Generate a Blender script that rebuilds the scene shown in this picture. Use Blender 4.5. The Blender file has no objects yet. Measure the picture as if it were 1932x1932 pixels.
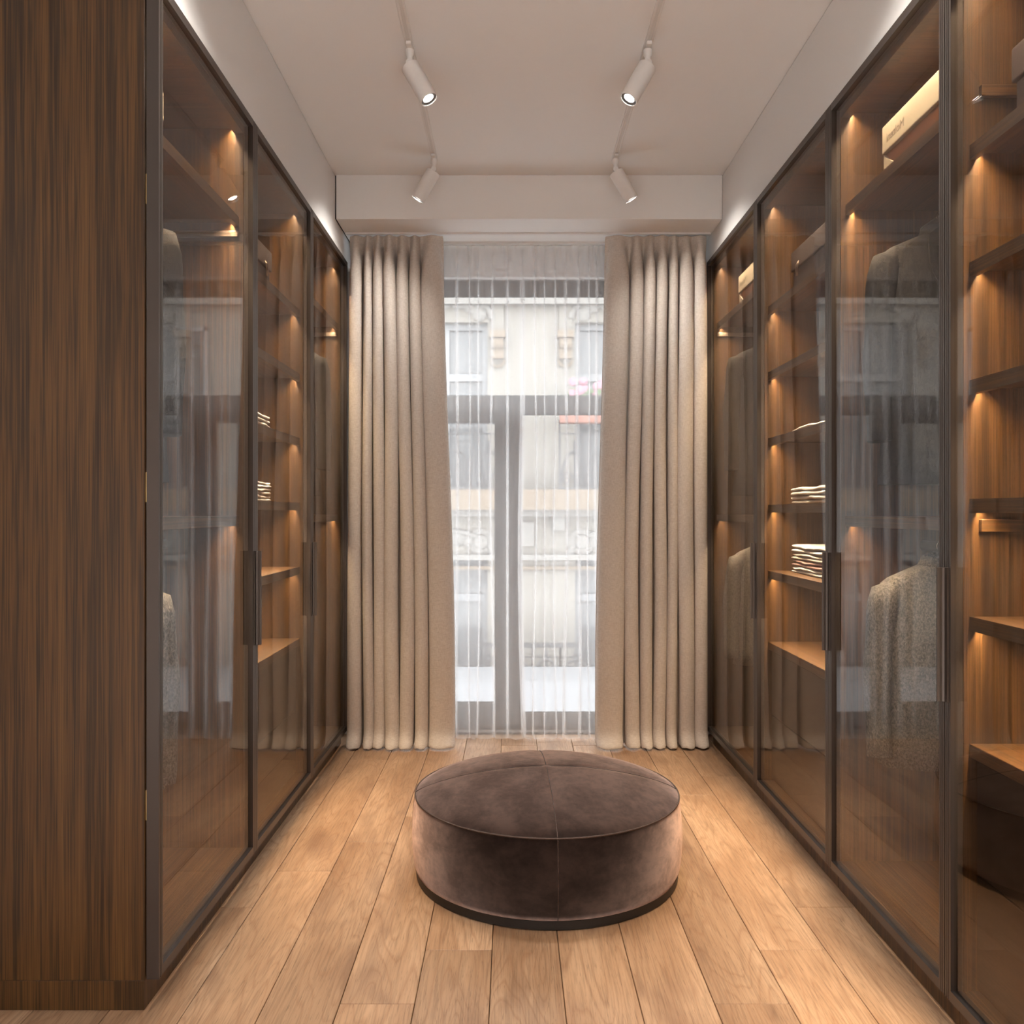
import bpy, bmesh, math, random
from mathutils import Vector, Matrix

random.seed(7)
sc = bpy.context.scene
U = 1.27                      # eye height in metres: all plan figures below are in eye heights
F = 1620.0                    # focal length in pixels of the 1932 px frame

# ------------------------------------------------------------------ camera, world, exposure
cam = bpy.data.cameras.new('camera')
cam.sensor_width = 36.0
cam.lens = 36.0 * F / 1932.0
cam.clip_start = 0.02
cam_o = bpy.data.objects.new('camera', cam)
cam_o.location = (0, 0, U)
cam_o.rotation_euler = (math.pi / 2, 0, 0)
sc.collection.objects.link(cam_o)
sc.camera = cam_o

SKY = 7.2
w = bpy.data.worlds.new('overcast_sky')
w.use_nodes = True
wn = w.node_tree
bg = wn.nodes['Background']
tc = wn.nodes.new('ShaderNodeTexCoord')
sp = wn.nodes.new('ShaderNodeSeparateXYZ')
rp = wn.nodes.new('ShaderNodeValToRGB')
rp.color_ramp.elements[0].position = 0.0
rp.color_ramp.elements[0].color = (0.98, 0.985, 1.0, 1)
rp.color_ramp.elements[1].position = 1.0
rp.color_ramp.elements[1].color = (0.95, 0.97, 1.0, 1)
wn.links.new(tc.outputs['Generated'], sp.inputs[0])
wn.links.new(sp.outputs['Z'], rp.inputs[0])
wn.links.new(rp.outputs[0], bg.inputs['Color'])
bg.inputs['Strength'].default_value = SKY
sc.world = w

SPOT_W = 47.0                 # watts of each track spotlight
LED_W = 8.0                   # watts of each shelf LED strip
vs = sc.view_settings
vs.view_transform = 'Standard'
vs.look = 'None'
vs.gamma = 1.0
vs.use_curve_mapping = False
vs.exposure = 0.15
cy = sc.cycles
cy.max_bounces = 6
cy.diffuse_bounces = 3
cy.glossy_bounces = 3
cy.transmission_bounces = 3
cy.transparent_max_bounces = 40
cy.caustics_reflective = False
cy.caustics_refractive = False
cy.sample_clamp_indirect = 6.0
cy.use_denoising = True
cy.use_light_tree = False
cy.use_adaptive_sampling = True
cy.adaptive_threshold = 0.05

# ------------------------------------------------------------------ mesh helpers
WORLD = {}                    # object -> its world position


class MB:
    """Collects shapes in world coordinates; build() links them as one mesh object."""

    def __init__(self):
        self.v, self.f = [], []

    def add(self, vs_, fs_):
        n = len(self.v)
        self.v += [tuple(p) for p in vs_]
        self.f += [tuple(i + n for i in f) for f in fs_]
        return self

    def box(self, x0, x1, y0, y1, z0, z1):
        x0, x1 = min(x0, x1), max(x0, x1)
        y0, y1 = min(y0, y1), max(y0, y1)
        z0, z1 = min(z0, z1), max(z0, z1)
        p = [(x, y, z) for z in (z0, z1) for y in (y0, y1) for x in (x0, x1)]
        return self.add(p, [(0, 2, 3, 1), (4, 5, 7, 6), (0, 1, 5, 4), (2, 6, 7, 3), (0, 4, 6, 2), (1, 3, 7, 5)])

    def prism(self, poly, a0, a1, axis='z'):
        """poly: 2D points in the plane across the axis, drawn from a0 to a1."""
        def pt(p, a):
            return {'z': (p[0], p[1], a), 'y': (p[0], a, p[1]), 'x': (a, p[0], p[1])}[axis]
        n = len(poly)
        vs_ = [pt(p, a0) for p in poly] + [pt(p, a1) for p in poly]
        fs_ = [tuple(range(n)), tuple(range(2 * n - 1, n - 1, -1))]
        for i in range(n):
            j = (i + 1) % n
            fs_.append((i, i + n, j + n, j))
        return self.add(vs_, fs_)

    def lathe(self, prof, c, axis=(0, 0, 1), n=32):
        """prof: list of (radius, height) along the axis from c."""
        ax = Vector(axis).normalized()
        u = ax.orthogonal().normalized()
        v = ax.cross(u)
        c = Vector(c)
        vs_, fs_ = [], []
        for r, h in prof:
            for k in range(n):
                a = 2 * math.pi * k / n
                vs_.append(c + ax * h + (u * math.cos(a) + v * math.sin(a)) * max(r, 1e-5))
        for i in range(len(prof) - 1):
            for k in range(n):
                l = (k + 1) % n
                fs_.append((i * n + k, i * n + l, (i + 1) * n + l, (i + 1) * n + k))
        return self.add(vs_, fs_)

    def tube(self, pts, r, n=8, cap=True):
        """pts: path; r: a radius or one per point."""
        pts = [Vector(p) for p in pts]
        rs = r if isinstance(r, (list, tuple)) else [r] * len(pts)
        vs_, fs_ = [], []
        prev = None
        for i, p in enumerate(pts):
            d = (pts[min(i + 1, len(pts) - 1)] - pts[max(i - 1, 0)]).normalized()
            if prev is None:
                u = d.orthogonal().normalized()
            else:
                u = (prev - d * prev.dot(d))
                u = u.normalized() if u.length > 1e-6 else d.orthogonal().normalized()
            prev = u
            v = d.cross(u)
            for k in range(n):
                a = 2 * math.pi * k / n
                vs_.append(p + (u * math.cos(a) + v * math.sin(a)) * rs[i])
        for i in range(len(pts) - 1):
            for k in range(n):
                l = (k + 1) % n
                fs_.append((i * n + k, i * n + l, (i + 1) * n + l, (i + 1) * n + k))
        if cap:
            fs_.append(tuple(range(n - 1, -1, -1)))
            m = (len(pts) - 1) * n
            fs_.append(tuple(range(m, m + n)))
        return self.add(vs_, fs_)

    def grid(self, rows):
        """rows: list of equally long lists of points, skinned as a sheet."""
        n = len(rows[0])
        vs_ = [p for r in rows for p in r]
        fs_ = []
        for i in range(len(rows) - 1):
            for k in range(n - 1):
                fs_.append((i * n + k, i * n + k + 1, (i + 1) * n + k + 1, (i + 1) * n + k))
        return self.add(vs_, fs_)

    def loft(self, rings, cap=True):
        n = len(rings[0])
        vs_ = [p for r in rings for p in r]
        fs_ = []
        for i in range(len(rings) - 1):
            for k in range(n):
                l = (k + 1) % n
                fs_.append((i * n + k, i * n + l, (i + 1) * n + l, (i + 1) * n + k))
        if cap:
            fs_.append(tuple(range(n - 1, -1, -1)))
            m = (len(rings) - 1) * n
            fs_.append(tuple(range(m, m + n)))
        return self.add(vs_, fs_)

    def build(self, name, mat, parent=None, bevel=0.0, smooth=False, segs=1, merge=False, origin=None):
        if origin is None:
            lo = [min(p[i] for p in self.v) for i in range(3)]
            hi = [max(p[i] for p in self.v) for i in range(3)]
            c = Vector([(lo[i] + hi[i]) / 2 for i in range(3)])
        else:
            c = Vector(origin)
        me = bpy.data.meshes.new(name)
        me.from_pydata([tuple(Vector(p) - c) for p in self.v], [], self.f)
        bm = bmesh.new()
        bm.from_mesh(me)
        if merge:
            bmesh.ops.remove_doubles(bm, verts=bm.verts, dist=1e-5)
        bmesh.ops.recalc_face_normals(bm, faces=bm.faces)
        if bevel > 0:
            es = [e for e in bm.edges if len(e.link_faces) == 2 and e.calc_face_angle(0) > 0.5]
            bmesh.ops.bevel(bm, geom=es, offset=bevel, segments=segs, affect='EDGES', profile=0.5, clamp_overlap=True)
        bm.to_mesh(me)
        bm.free()
        if smooth:
            me.polygons.foreach_set('use_smooth', [True] * len(me.polygons))
            if smooth != 'all':
                me.set_sharp_from_angle(angle=math.radians(40))
        me.materials.append(M[mat] if isinstance(mat, str) else mat)
        o = bpy.data.objects.new(name, me)
        sc.collection.objects.link(o)
        pw = WORLD[parent] if parent is not None else Vector((0, 0, 0))
        o.parent = parent
        o.location = c - pw
        WORLD[o] = c
        return o


def tag(o, label=None, cat=None, group=None, kind=None):
    if label: o['label'] = label
    if cat: o['category'] = cat
    if group: o['group'] = group
    if kind: o['kind'] = kind
    return o


def thing(name, loc, label, cat, group=None):
    o = bpy.data.objects.new(name, None)
    o.empty_display_size = 0.05
    sc.collection.objects.link(o)
    o.location = loc
    WORLD[o] = Vector(loc)
    return tag(o, label, cat, group)


def struct(o):
    o['kind'] = 'structure'
    return o


def Z(z):                     # height relative to the eye (eye heights) -> metres above the floor
    return (1 + z) * U


# ------------------------------------------------------------------ materials
M = {}


class NT:
    def __init__(self, name):
        m = bpy.data.materials.new(name)
        m.use_nodes = True
        self.m, self.t = m, m.node_tree
        self.t.nodes.clear()
        self.out = self.n('ShaderNodeOutputMaterial')
        M[name] = m

    def n(self, typ, **kw):
        nd = self.t.nodes.new(typ)
        for k, v in kw.items():
            if isinstance(k, str) and hasattr(nd, k):
                setattr(nd, k, v)
        return nd

    def l(self, a, b):
        self.t.links.new(a, b)

    def noise(self, vec, scale, detail=2.0, rough=0.5, dist=0.0):
        nd = self.n('ShaderNodeTexNoise')
        nd.inputs['Scale'].default_value = scale
        nd.inputs['Detail'].default_value = detail
        nd.inputs['Roughness'].default_value = rough
        nd.inputs['Distortion'].default_value = dist
        self.l(vec, nd.inputs['Vector'])
        return nd.outputs['Fac']

    def ramp(self, fac, stops, interp='LINEAR'):
        nd = self.n('ShaderNodeValToRGB')
        cr = nd.color_ramp
        cr.interpolation = interp
        while len(cr.elements) < len(stops):
            cr.elements.new(0.5)
        for e, (p, c) in zip(cr.elements, stops):
            e.position = p
            e.color = (c[0], c[1], c[2], 1) if not isinstance(c, (int, float)) else (c, c, c, 1)
        self.l(fac, nd.inputs[0])
        return nd.outputs[0]

    def math(self, op, a, b=None):
        nd = self.n('ShaderNodeMath', operation=op)
        for i, x in enumerate((a, b)):
            if x is None: continue
            if isinstance(x, (int, float)): nd.inputs[i].default_value = x
            else: self.l(x, nd.inputs[i])
        return nd.outputs[0]

    def mix(self, fac, a, b, blend='MIX'):
        nd = self.n('ShaderNodeMix', data_type='RGBA', blend_type=blend)
        for s, x in ((nd.inputs[0], fac), (nd.inputs[6], a), (nd.inputs[7], b)):
            if isinstance(x, (int, float)): s.default_value = x
            elif isinstance(x, (tuple, list)): s.default_value = (x[0], x[1], x[2], 1)
            else: self.l(x, s)
        return nd.outputs[2]

    def coords(self, scale=(1, 1, 1), rnd=0.0):
        t = self.n('ShaderNodeTexCoord').outputs['Object']
        if rnd:
            oi = self.n('ShaderNodeObjectInfo')
            ad = self.n('ShaderNodeVectorMath', operation='ADD')
            cb = self.n('ShaderNodeCombineXYZ')
            self.l(self.math('MULTIPLY', oi.outputs['Random'], rnd), cb.inputs[0])
            self.l(self.math('MULTIPLY', oi.outputs['Random'], rnd * 1.7), cb.inputs[1])
            self.l(self.math('MULTIPLY', oi.outputs['Random'], rnd * 2.3), cb.inputs[2])
            self.l(t, ad.inputs[0]); self.l(cb.outputs[0], ad.inputs[1])
            t = ad.outputs[0]
        return self.scaled(t, scale)

    def scaled(self, vec, scale):
        mp = self.n('ShaderNodeVectorMath', operation='MULTIPLY')
        self.l(vec, mp.inputs[0])
        mp.inputs[1].default_value = scale
        return mp.outputs[0]

    def principled(self, color, rough=0.5, metal=0.0, bump=None, bstr=0.1, bdist=0.002, **kw):
        p = self.n('ShaderNodeBsdfPrincipled')
        if isinstance(color, (tuple, list)): p.inputs['Base Color'].default_value = (*color[:3], 1)
        else: self.l(color, p.inputs['Base Color'])
        if isinstance(rough, (int, float)): p.inputs['Roughness'].default_value = rough
        else: self.l(rough, p.inputs['Roughness'])
        p.inputs['Metallic'].default_value = metal
        for k, v in kw.items():
            k = k.replace('_', ' ')
            if isinstance(v, (int, float)): p.inputs[k].default_value = v
            elif isinstance(v, (tuple, list)): p.inputs[k].default_value = (*v[:3], 1)
        if bump is not None:
            b = self.n('ShaderNodeBump')
            b.inputs['Strength'].default_value = bstr
            b.inputs['Distance'].default_value = bdist
            self.l(bump, b.inputs['Height'])
            self.l(b.outputs[0], p.inputs['Normal'])
        self.l(p.outputs[0], self.out.inputs[0])
        return p


def plain(name, col, rough=0.5, metal=0.0, **kw):
    """Plain material with a faint procedural mottle, so that no surface is dead flat."""
    t = NT(name)
    v = t.coords((1, 1, 1), 11.0)
    k = t.noise(v, 6.0, 1.0)
    c = t.mix(k, [x * 0.93 for x in col], [min(1, x * 1.07) for x in col])
    t.principled(c, rough, metal, **kw)


def walnut(name, axis, light=1.0):
    t = NT(name)
    fine = [300, 300, 300]; mid = [95, 95, 95]; broad = [14, 14, 14]
    i = 'xyz'.index(axis)
    fine[i], mid[i], broad[i] = 4.0, 1.1, 0.45
    base = t.coords((1, 1, 1), 19.0)
    f1 = t.noise(t.scaled(base, fine), 1.0, 2.0, 0.6)
    f2 = t.noise(t.scaled(base, mid), 1.0, 3.0, 0.6, 0.3)
    f3 = t.noise(t.scaled(base, broad), 1.0, 2.0, 0.5, 0.6)
    s = t.math('ADD', t.math('MULTIPLY', f1, 0.38), t.math('ADD', t.math('MULTIPLY', f2, 0.42), t.math('MULTIPLY', f3, 0.24)))
    L = light
    col = t.ramp(s, [(0.36, (0.050 * L, 0.0165 * L, 0.0045 * L)), (0.48, (0.105 * L, 0.050 * L, 0.0125 * L)),
                     (0.55, (0.215 * L, 0.095 * L, 0.024 * L)), (0.67, (0.34 * L, 0.168 * L, 0.045 * L))])
    t.principled(col, 0.42, 0.0)


walnut('walnut_upright', 'z', .41)
walnut('walnut_along', 'y', .41)
walnut('walnut_across', 'x', .41)


def oak_floor():
    t = NT('oak_floor')
    base = t.coords((1, 1, 1), 53.0)
    # growth rings: contours of a stretched noise field, read as cathedral figure
    warp = t.noise(t.scaled(base, (9.0, 1.1, 1.0)), 1.0, 1.5, 0.45, 0.25)
    ring = t.math('FRACT', t.math('MULTIPLY', warp, 17.0))
    ringm = t.ramp(ring, [(0.0, 0.15), (0.12, 0.75), (0.75, 1.0), (1.0, 0.15)])
    grain = t.noise(t.scaled(base, (210.0, 7.0, 1.0)), 1.0, 3.0, 0.62)
    pores = t.noise(t.scaled(base, (520.0, 22.0, 1.0)), 1.0, 1.0, 0.5)
    cloud = t.noise(t.scaled(base, (5.5, 1.3, 1.0)), 1.0, 3.0, 0.55, 0.5)
    smoke = t.noise(t.scaled(base, (8.0, 2.4, 1.0)), 1.0, 2.0, 0.5, 0.8)
    a = t.ramp(cloud, [(0.30, (0.300, 0.175, 0.100)), (0.50, (0.410, 0.257, 0.155)), (0.70, (0.500, 0.335, 0.215))])
    b = t.mix(t.math('MULTIPLY', t.math('SUBTRACT', 1.0, ringm), 0.55), a, (0.250, 0.122, 0.060))
    g = t.ramp(grain, [(0.36, 0.70), (0.52, 1.0), (0.70, 1.10)])
    c = t.mix(0.75, b, g, 'MULTIPLY')
    po = t.ramp(pores, [(0.27, 0.55), (0.36, 1.0)])
    d = t.mix(0.8, c, po, 'MULTIPLY')
    sm = t.ramp(smoke, [(0.56, 0.0), (0.74, 0.6)])
    e = t.mix(sm, d, (0.180, 0.098, 0.058))
    # one knot or two per plank
    vo = t.n('ShaderNodeTexVoronoi')
    vo.inputs['Scale'].default_value = 1.0
    t.l(t.scaled(base, (4.2, 1.35, 0.0)), vo.inputs['Vector'])
    kn = t.ramp(vo.outputs['Distance'], [(0.0, 0.72), (0.035, 0.45), (0.10, 0.10), (0.16, 0.0)])
    f = t.mix(kn, e, (0.125, 0.062, 0.034))
    oi = t.n('ShaderNodeObjectInfo')
    tone = t.ramp(oi.outputs['Random'], [(0.0, (0.86, 0.85, 0.84)), (0.5, (1.0, 1.0, 1.0)), (1.0, (1.09, 1.07, 1.04))])
    h = t.mix(1.0, f, tone, 'MULTIPLY')
    t.principled(h, t.math('ADD', 0.36, t.math('MULTIPLY', cloud, 0.22)), 0.0, bump=grain, bstr=0.14, bdist=0.0012)


oak_floor()


def paint(name, col, rough=0.75):
    t = NT(name)
    v = t.coords((1, 1, 1))
    k = t.noise(v, 2.0, 1.0)
    c = t.mix(k, [x * 0.98 for x in col], [min(1, x * 1.02) for x in col])
    t.principled(c, rough, 0.0)


paint('wall_paint', (0.88, 0.86, 0.84))
paint('ceiling_paint', (0.92, 0.905, 0.885))
plain('shadow_gap', (0.035, 0.032, 0.03), 0.8)
plain('subfloor', (0.03, 0.018, 0.01), 0.9)
plain('lamp_white', (0.85, 0.82, 0.79), 0.4)
plain('track_groove', (0.78, 0.75, 0.72), 0.7)
plain('lamp_ring', (0.42, 0.41, 0.40), 0.3, 0.6)
plain('bronze_frame', (0.085, 0.070, 0.062), 0.36, 0.6)
plain('bronze_dark', (0.030, 0.025, 0.022), 0.4, 0.5)
plain('channel_black', (0.006, 0.006, 0.006), 0.9)
plain('drawer_dark', (0.022, 0.015, 0.011), 0.45)
plain('brass', (0.60, 0.42, 0.18), 0.3, 1.0)
plain('rail_metal', (0.30, 0.24, 0.18), 0.35, 0.6)
plain('rod_dark', (0.055, 0.042, 0.034), 0.38, 0.6)
plain('steel', (0.62, 0.62, 0.62), 0.25, 1.0)
plain('hanger_grey', (0.55, 0.53, 0.50), 0.45)
plain('black_base', (0.014, 0.012, 0.011), 0.45)
plain('box_cream', (0.245, 0.21, 0.155), 0.55)
plain('box_brown', (0.20, 0.075, 0.026), 0.6)
plain('box_letter', (0.05, 0.03, 0.012), 0.5)
plain('box_plum', (0.048, 0.032, 0.031), 0.6)
plain('tassel', (0.30, 0.23, 0.18), 0.7)
plain('window_brown', (0.105, 0.086, 0.074), 0.5)
plain('gasket', (0.02, 0.02, 0.02), 0.6)
plain('sill_white', (0.74, 0.74, 0.74), 0.5)


def emitter(name, col, e):
    t = NT(name)
    em = t.n('ShaderNodeEmission')
    em.inputs[0].default_value = (*col, 1)
    em.inputs[1].default_value = e
    t.l(em.outputs[0], t.out.inputs[0])


emitter('led_light', (1.0, 0.79, 0.53), 1.5)
emitter('lamp_lens', (1.0, 0.97, 0.92), 30.0)


def glass(name, tint, ior, coat=1.0):
    t = NT(name)
    g = t.n('ShaderNodeNewGeometry')
    fr = t.n('ShaderNodeFresnel')
    # the Fresnel node turns the index over on back faces; feed it the inverse there so both faces of the pane agree
    t.l(t.math('ADD', ior, t.math('MULTIPLY', g.outputs['Backfacing'], 1.0 / ior - ior)), fr.inputs['IOR'])
    tr = t.n('ShaderNodeBsdfTransparent')
    tr.inputs[0].default_value = (*tint, 1)
    gl = t.n('ShaderNodeBsdfGlossy')
    gl.inputs['Roughness'].default_value = 0.0
    gl.inputs[0].default_value = (0.96, 0.93, 0.91, 1)
    mx = t.n('ShaderNodeMixShader')
    t.l(t.math('MULTIPLY', fr.outputs[0], coat), mx.inputs[0]); t.l(tr.outputs[0], mx.inputs[1]); t.l(gl.outputs[0], mx.inputs[2])
    t.l(mx.outputs[0], t.out.inputs[0])


glass('smoked_glass', (0.86, 0.83, 0.80), 1.50, .64)
glass('window_glass', (0.97, 0.98, 0.98), 1.35)


def linen():
    t = NT('beige_linen')
    v = t.coords((1, 1, 1))
    warp = t.noise(t.scaled(v, (900.0, 300.0, 60.0)), 1.0, 1.0)
    weft = t.noise(t.scaled(v, (50.0, 50.0, 800.0)), 1.0, 1.0)
    wv = t.math('ADD', t.math('MULTIPLY', warp, 0.5), t.math('MULTIPLY', weft, 0.5))
    c = t.ramp(wv, [(0.35, (0.600, 0.515, 0.445)), (0.65, (0.800, 0.725, 0.655))])
    p = t.principled(c, 0.85, 0.0, bump=wv, bstr=0.12, bdist=0.001, Sheen_Weight=0.15)
    # thick lined cloth lets a little daylight through
    tl = t.n('ShaderNodeBsdfTranslucent')
    tl.inputs[0].default_value = (0.45, 0.34, 0.25, 1)
    mx = t.n('ShaderNodeMixShader'); mx.inputs[0].default_value = 0.06
    t.l(p.outputs[0], mx.inputs[1]); t.l(tl.outputs[0], mx.inputs[2]); t.l(mx.outputs[0], t.out.inputs[0])


linen()


def sheer():
    t = NT('sheer_voile')
    v = t.coords((1, 1, 1))
    th = t.noise(t.scaled(v, (3.0, 3.0, .6)), 1.0, 1.0)
    tr = t.n('ShaderNodeBsdfTransparent'); tr.inputs[0].default_value = (1, 1, 1, 1)
    df = t.n('ShaderNodeBsdfDiffuse'); df.inputs[0].default_value = (0.92, 0.90, 0.88, 1)
    tl = t.n('ShaderNodeBsdfTranslucent'); tl.inputs[0].default_value = (0.90, 0.90, 0.91, 1)
    m1 = t.n('ShaderNodeMixShader'); m1.inputs[0].default_value = 0.5
    t.l(df.outputs[0], m1.inputs[1]); t.l(tl.outputs[0], m1.inputs[2])
    m2 = t.n('ShaderNodeMixShader')
    t.l(t.ramp(th, [(0.3, 0.37), (0.7, 0.42)]), m2.inputs[0])
    t.l(tr.outputs[0], m2.inputs[1]); t.l(m1.outputs[0], m2.inputs[2]); t.l(m2.outputs[0], t.out.inputs[0])


sheer()


def velvet():
    t = NT('brown_velvet')
    v = t.coords((1, 1, 1))
    k = t.noise(t.scaled(v, (7.0, 7.0, 11.0)), 1.0, 6.0, 0.70, 0.25)
    k2 = t.noise(v, 45.0, 3.0, 0.6)
    s = t.math('ADD', t.math('MULTIPLY', k, 0.8), t.math('MULTIPLY', k2, 0.2))
    c = t.ramp(s, [(0.40, (0.012, 0.0075, 0.0065)), (0.50, (0.020, 0.0125, 0.0105)), (0.60, (0.034, 0.0215, 0.018))])
    p = t.principled(c, 0.9, 0.0, bump=k2, bstr=0.08, bdist=0.002, Specular_IOR_Level=0.1)
    shn = t.n('ShaderNodeBsdfSheen')          # the pile catches light at grazing angles
    t.l(t.ramp(s, [(0.40, (0.56, 0.39, 0.325)), (0.60, (0.86, 0.63, 0.535))]), shn.inputs['Color'])
    shn.distribution = 'ASHIKHMIN'
    shn.inputs['Roughness'].default_value = 0.44
    ad = t.n('ShaderNodeAddShader')
    t.l(p.outputs[0], ad.inputs[0]); t.l(shn.outputs[0], ad.inputs[1]); t.l(ad.outputs[0], t.out.inputs[0])


velvet()
plain('velvet_piping', (0.075, 0.047, 0.038), 0.7)


def tweed(name, dark, pale, sc_=260.0):
    t = NT(name)
    v = t.coords((1, 1, 1), 5.0)
    k = t.noise(t.scaled(v, (1, 1, 0.7)), sc_, 3.0, 0.7, 0.6)
    k2 = t.noise(v, 14.0, 3.0)
    c = t.ramp(k, [(0.40, dark), (0.52, [(a + b) / 2 for a, b in zip(dark, pale)]), (0.66, pale)])
    t.principled(c, 0.85, 0.0, bump=t.math('ADD', k, t.math('MULTIPLY', k2, 0.6)), bstr=0.6, bdist=0.005, Specular_IOR_Level=0.2)


tweed('tweed_black', (0.002, 0.0018, 0.0017), (0.024, 0.020, 0.017), 110.0)
tweed('tweed_grey', (0.05, 0.046, 0.041), (0.21, 0.19, 0.165), 180.0)
tweed('wool_slate', (0.004, 0.0044, 0.005), (0.012, 0.0125, 0.014), 300.0)


def towel(name, col):
    t = NT(name)
    v = t.coords((1, 1, 1), 3.0)
    k = t.noise(v, 320.0, 2.0)
    c = t.mix(k, [x * 0.82 for x in col], col)
    t.principled(c, 0.9, 0.0, bump=k, bstr=0.25, bdist=0.001, Sheen_Weight=0.2)


towel('towel_cream', (0.42, 0.405, 0.375))
towel('towel_sand', (0.32, 0.28, 0.23))
towel('towel_rose', (0.27, 0.12, 0.10))

# outside
def stone(name, a, b, s=1.6):
    t = NT(name)
    v = t.coords((1, 1, 1), 7.0)
    k = t.noise(v, s, 5.0, 0.6)
    t.principled(t.mix(k, a, b), 0.85, 0.0)


stone('stone_cream', (0.146, 0.136, 0.118), (0.172, 0.160, 0.142))
stone('stone_pale', (0.156, 0.149, 0.138), (0.184, 0.177, 0.166))
stone('stone_tan', (0.118, 0.090, 0.062), (0.150, 0.118, 0.087))
stone('bounce_stone', (0.86, 0.84, 0.81), (0.90, 0.88, 0.85))
stone('sky_block_brick', (0.16, 0.10, 0.07), (0.22, 0.15, 0.11))
stone('pavement', (0.42, 0.42, 0.43), (0.52, 0.52, 0.53))
stone('awning_white', (0.155, 0.16, 0.17), (0.17, 0.176, 0.184))
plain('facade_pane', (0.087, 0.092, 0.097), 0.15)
plain('facade_white', (0.169, 0.174, 0.181), 0.6)
plain('shutter_grey', (0.062, 0.062, 0.065), 0.6)
plain('wrought_iron', (0.035, 0.035, 0.037), 0.5)
plain('terracotta', (0.187, 0.078, 0.055), 0.7)
plain('petal_pink', (0.265, 0.117, 0.156), 0.6)
plain('leaf_green', (0.062, 0.109, 0.039), 0.6)

# ------------------------------------------------------------------ key planes (eye heights)
XL, XR = -0.737, 0.867        # cabinet carcass fronts
DL, DR = -0.709, 0.840        # door fronts
WL, WR = -0.720, 0.856        # bulkhead faces above the cabinets
DEP = 0.47                    # cabinet depth
ZT = 1.075                    # cabinet top
ZC = 1.370                    # ceiling
YB = 3.49                     # beam face
ZB = 1.191                    # beam underside
YW = 3.86                     # window wall
YR = -0.45                    # rear wall
LY = [1.722, 2.373, 3.045, 3.705]
RY = [1.000, 1.667, 2.281, 2.965, 3.705]
XWL, XWR = XL - DEP - 0.012, XR + DEP + 0.012

# ------------------------------------------------------------------ room shell
fl = struct(MB().box((XWL - .1) * U, (XWR + .1) * U, (YR - .1) * U, (YW + .3) * U, -0.12, -0.016).build('floor', 'subfloor'))
tag(fl, 'warm oak plank floor running towards the window')

PW, PL = 0.1525, 1.074
joint = {-1: 1.961, -2: 1.746, -3: 2.602, -4: 2.391, -5: 2.172, 0: 2.604, 1: 2.390, 2: 2.604, 3: 1.746, 4: 1.961, 5: 2.173}
for k in range(-8, 9):
    x0 = -0.0455 + PW * k
    x1 = x0 + PW
    x0, x1 = max(x0, XWL), min(x1, XWR)
    if x1 - x0 < 0.01: continue
    j = joint.get(k, joint[(k + 5) % 11 - 5])
    y = j - PL * 5
    while y < YW:
        a, b = max(y, YR), min(y + PL, YW)
        if b - a > 0.01:
            g = 0.0009
            p = MB().box(x0 * U + g, x1 * U - g, a * U + g, b * U - g, -0.016, 0.0)
            p.build('plank', 'oak_floor', fl, bevel=0.0014)
        y += PL

struct(MB().box((XWL - .1) * U, (XWR + .1) * U, (YR - .1) * U, (YW + .3) * U, Z(ZC), Z(ZC) + 0.15).build('ceiling', 'ceiling_paint'))
struct(MB().box((XWL - .1) * U, XWL * U, YR * U, YW * U, 0, Z(ZC)).build('wall_left', 'wall_paint'))
struct(MB().box(XWR * U, (XWR + .1) * U, YR * U, YW * U, 0, Z(ZC)).build('wall_right', 'wall_paint'))
# unseen opening and terrace behind the camera, added to let daylight fill the room
mb = MB()
mb.box((XWL - .1) * U, (XWL + .12) * U, (YR - .1) * U, YR * U, 0, Z(ZC))
mb.box((XWR - .12) * U, (XWR + .1) * U, (YR - .1) * U, YR * U, 0, Z(ZC))
mb.box((XWL + .12) * U, (XWR - .12) * U, (YR - .1) * U, YR * U, Z(.55), Z(ZC))  # unseen lintel, set low to cut direct sky light
struct(mb.build('wall_rear', 'wall_paint'))
struct(MB().box(-9, 9, YR * U - 9, (YR - .1) * U, -0.14, -0.02).build('ground_bounce', 'bounce_stone'))  # unseen pale ground, added to bounce daylight up to the ceiling
struct(MB().box(-9, 9, YR * U - 4.3, YR * U - 4.1, -0.02, 3.4).build('wall_sky_block', 'sky_block_brick'))  # unseen wall, added to block the low sky from the room
for nm, xa, xb_, yy, za, zb_, rz in (('daylight_portal', XWL + .12, XWR - .12, YR - .12, -1, .55, math.pi),):
    pl = bpy.data.lights.new(nm, 'AREA')
    pl.shape = 'RECTANGLE'
    pl.size = (xb_ - xa) * U
    pl.size_y = (zb_ - za) * U
    pl.cycles.is_portal = True
    po = bpy.data.objects.new(nm, pl)
    po.location = ((xa + xb_) / 2 * U, yy * U, Z((za + zb_) / 2))
    po.rotation_euler = (math.pi / 2, 0, math.pi)
    sc.collection.objects.link(po)
gap = 0.004
struct(MB().box(XWL * U, WL * U, LY[0] * U, YW * U, Z(ZT) + 0.006, Z(ZC) - gap).build('wall_left_upper', 'wall_paint'))
struct(MB().box(WR * U, XWR * U, YR * U, YW * U, Z(ZT) + 0.006, Z(ZC) - gap).build('wall_right_upper', 'wall_paint'))
struct(MB().box(XWL * U, WL * U - 0.006, LY[0] * U, YW * U, Z(ZC) - gap, Z(ZC)).build('trim_1', 'shadow_gap'))  # near-black strips stand in for the shade in the ceiling gap
struct(MB().box(WR * U + 0.006, XWR * U, YR * U, YW * U, Z(ZC) - gap, Z(ZC)).build('trim_2', 'shadow_gap'))
struct(MB().box(WL * U + 0.006, WR * U - 0.001, YB * U, YW * U, Z(ZB), Z(ZC)).build('trim_3', 'ceiling_paint', bevel=0.002))
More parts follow.
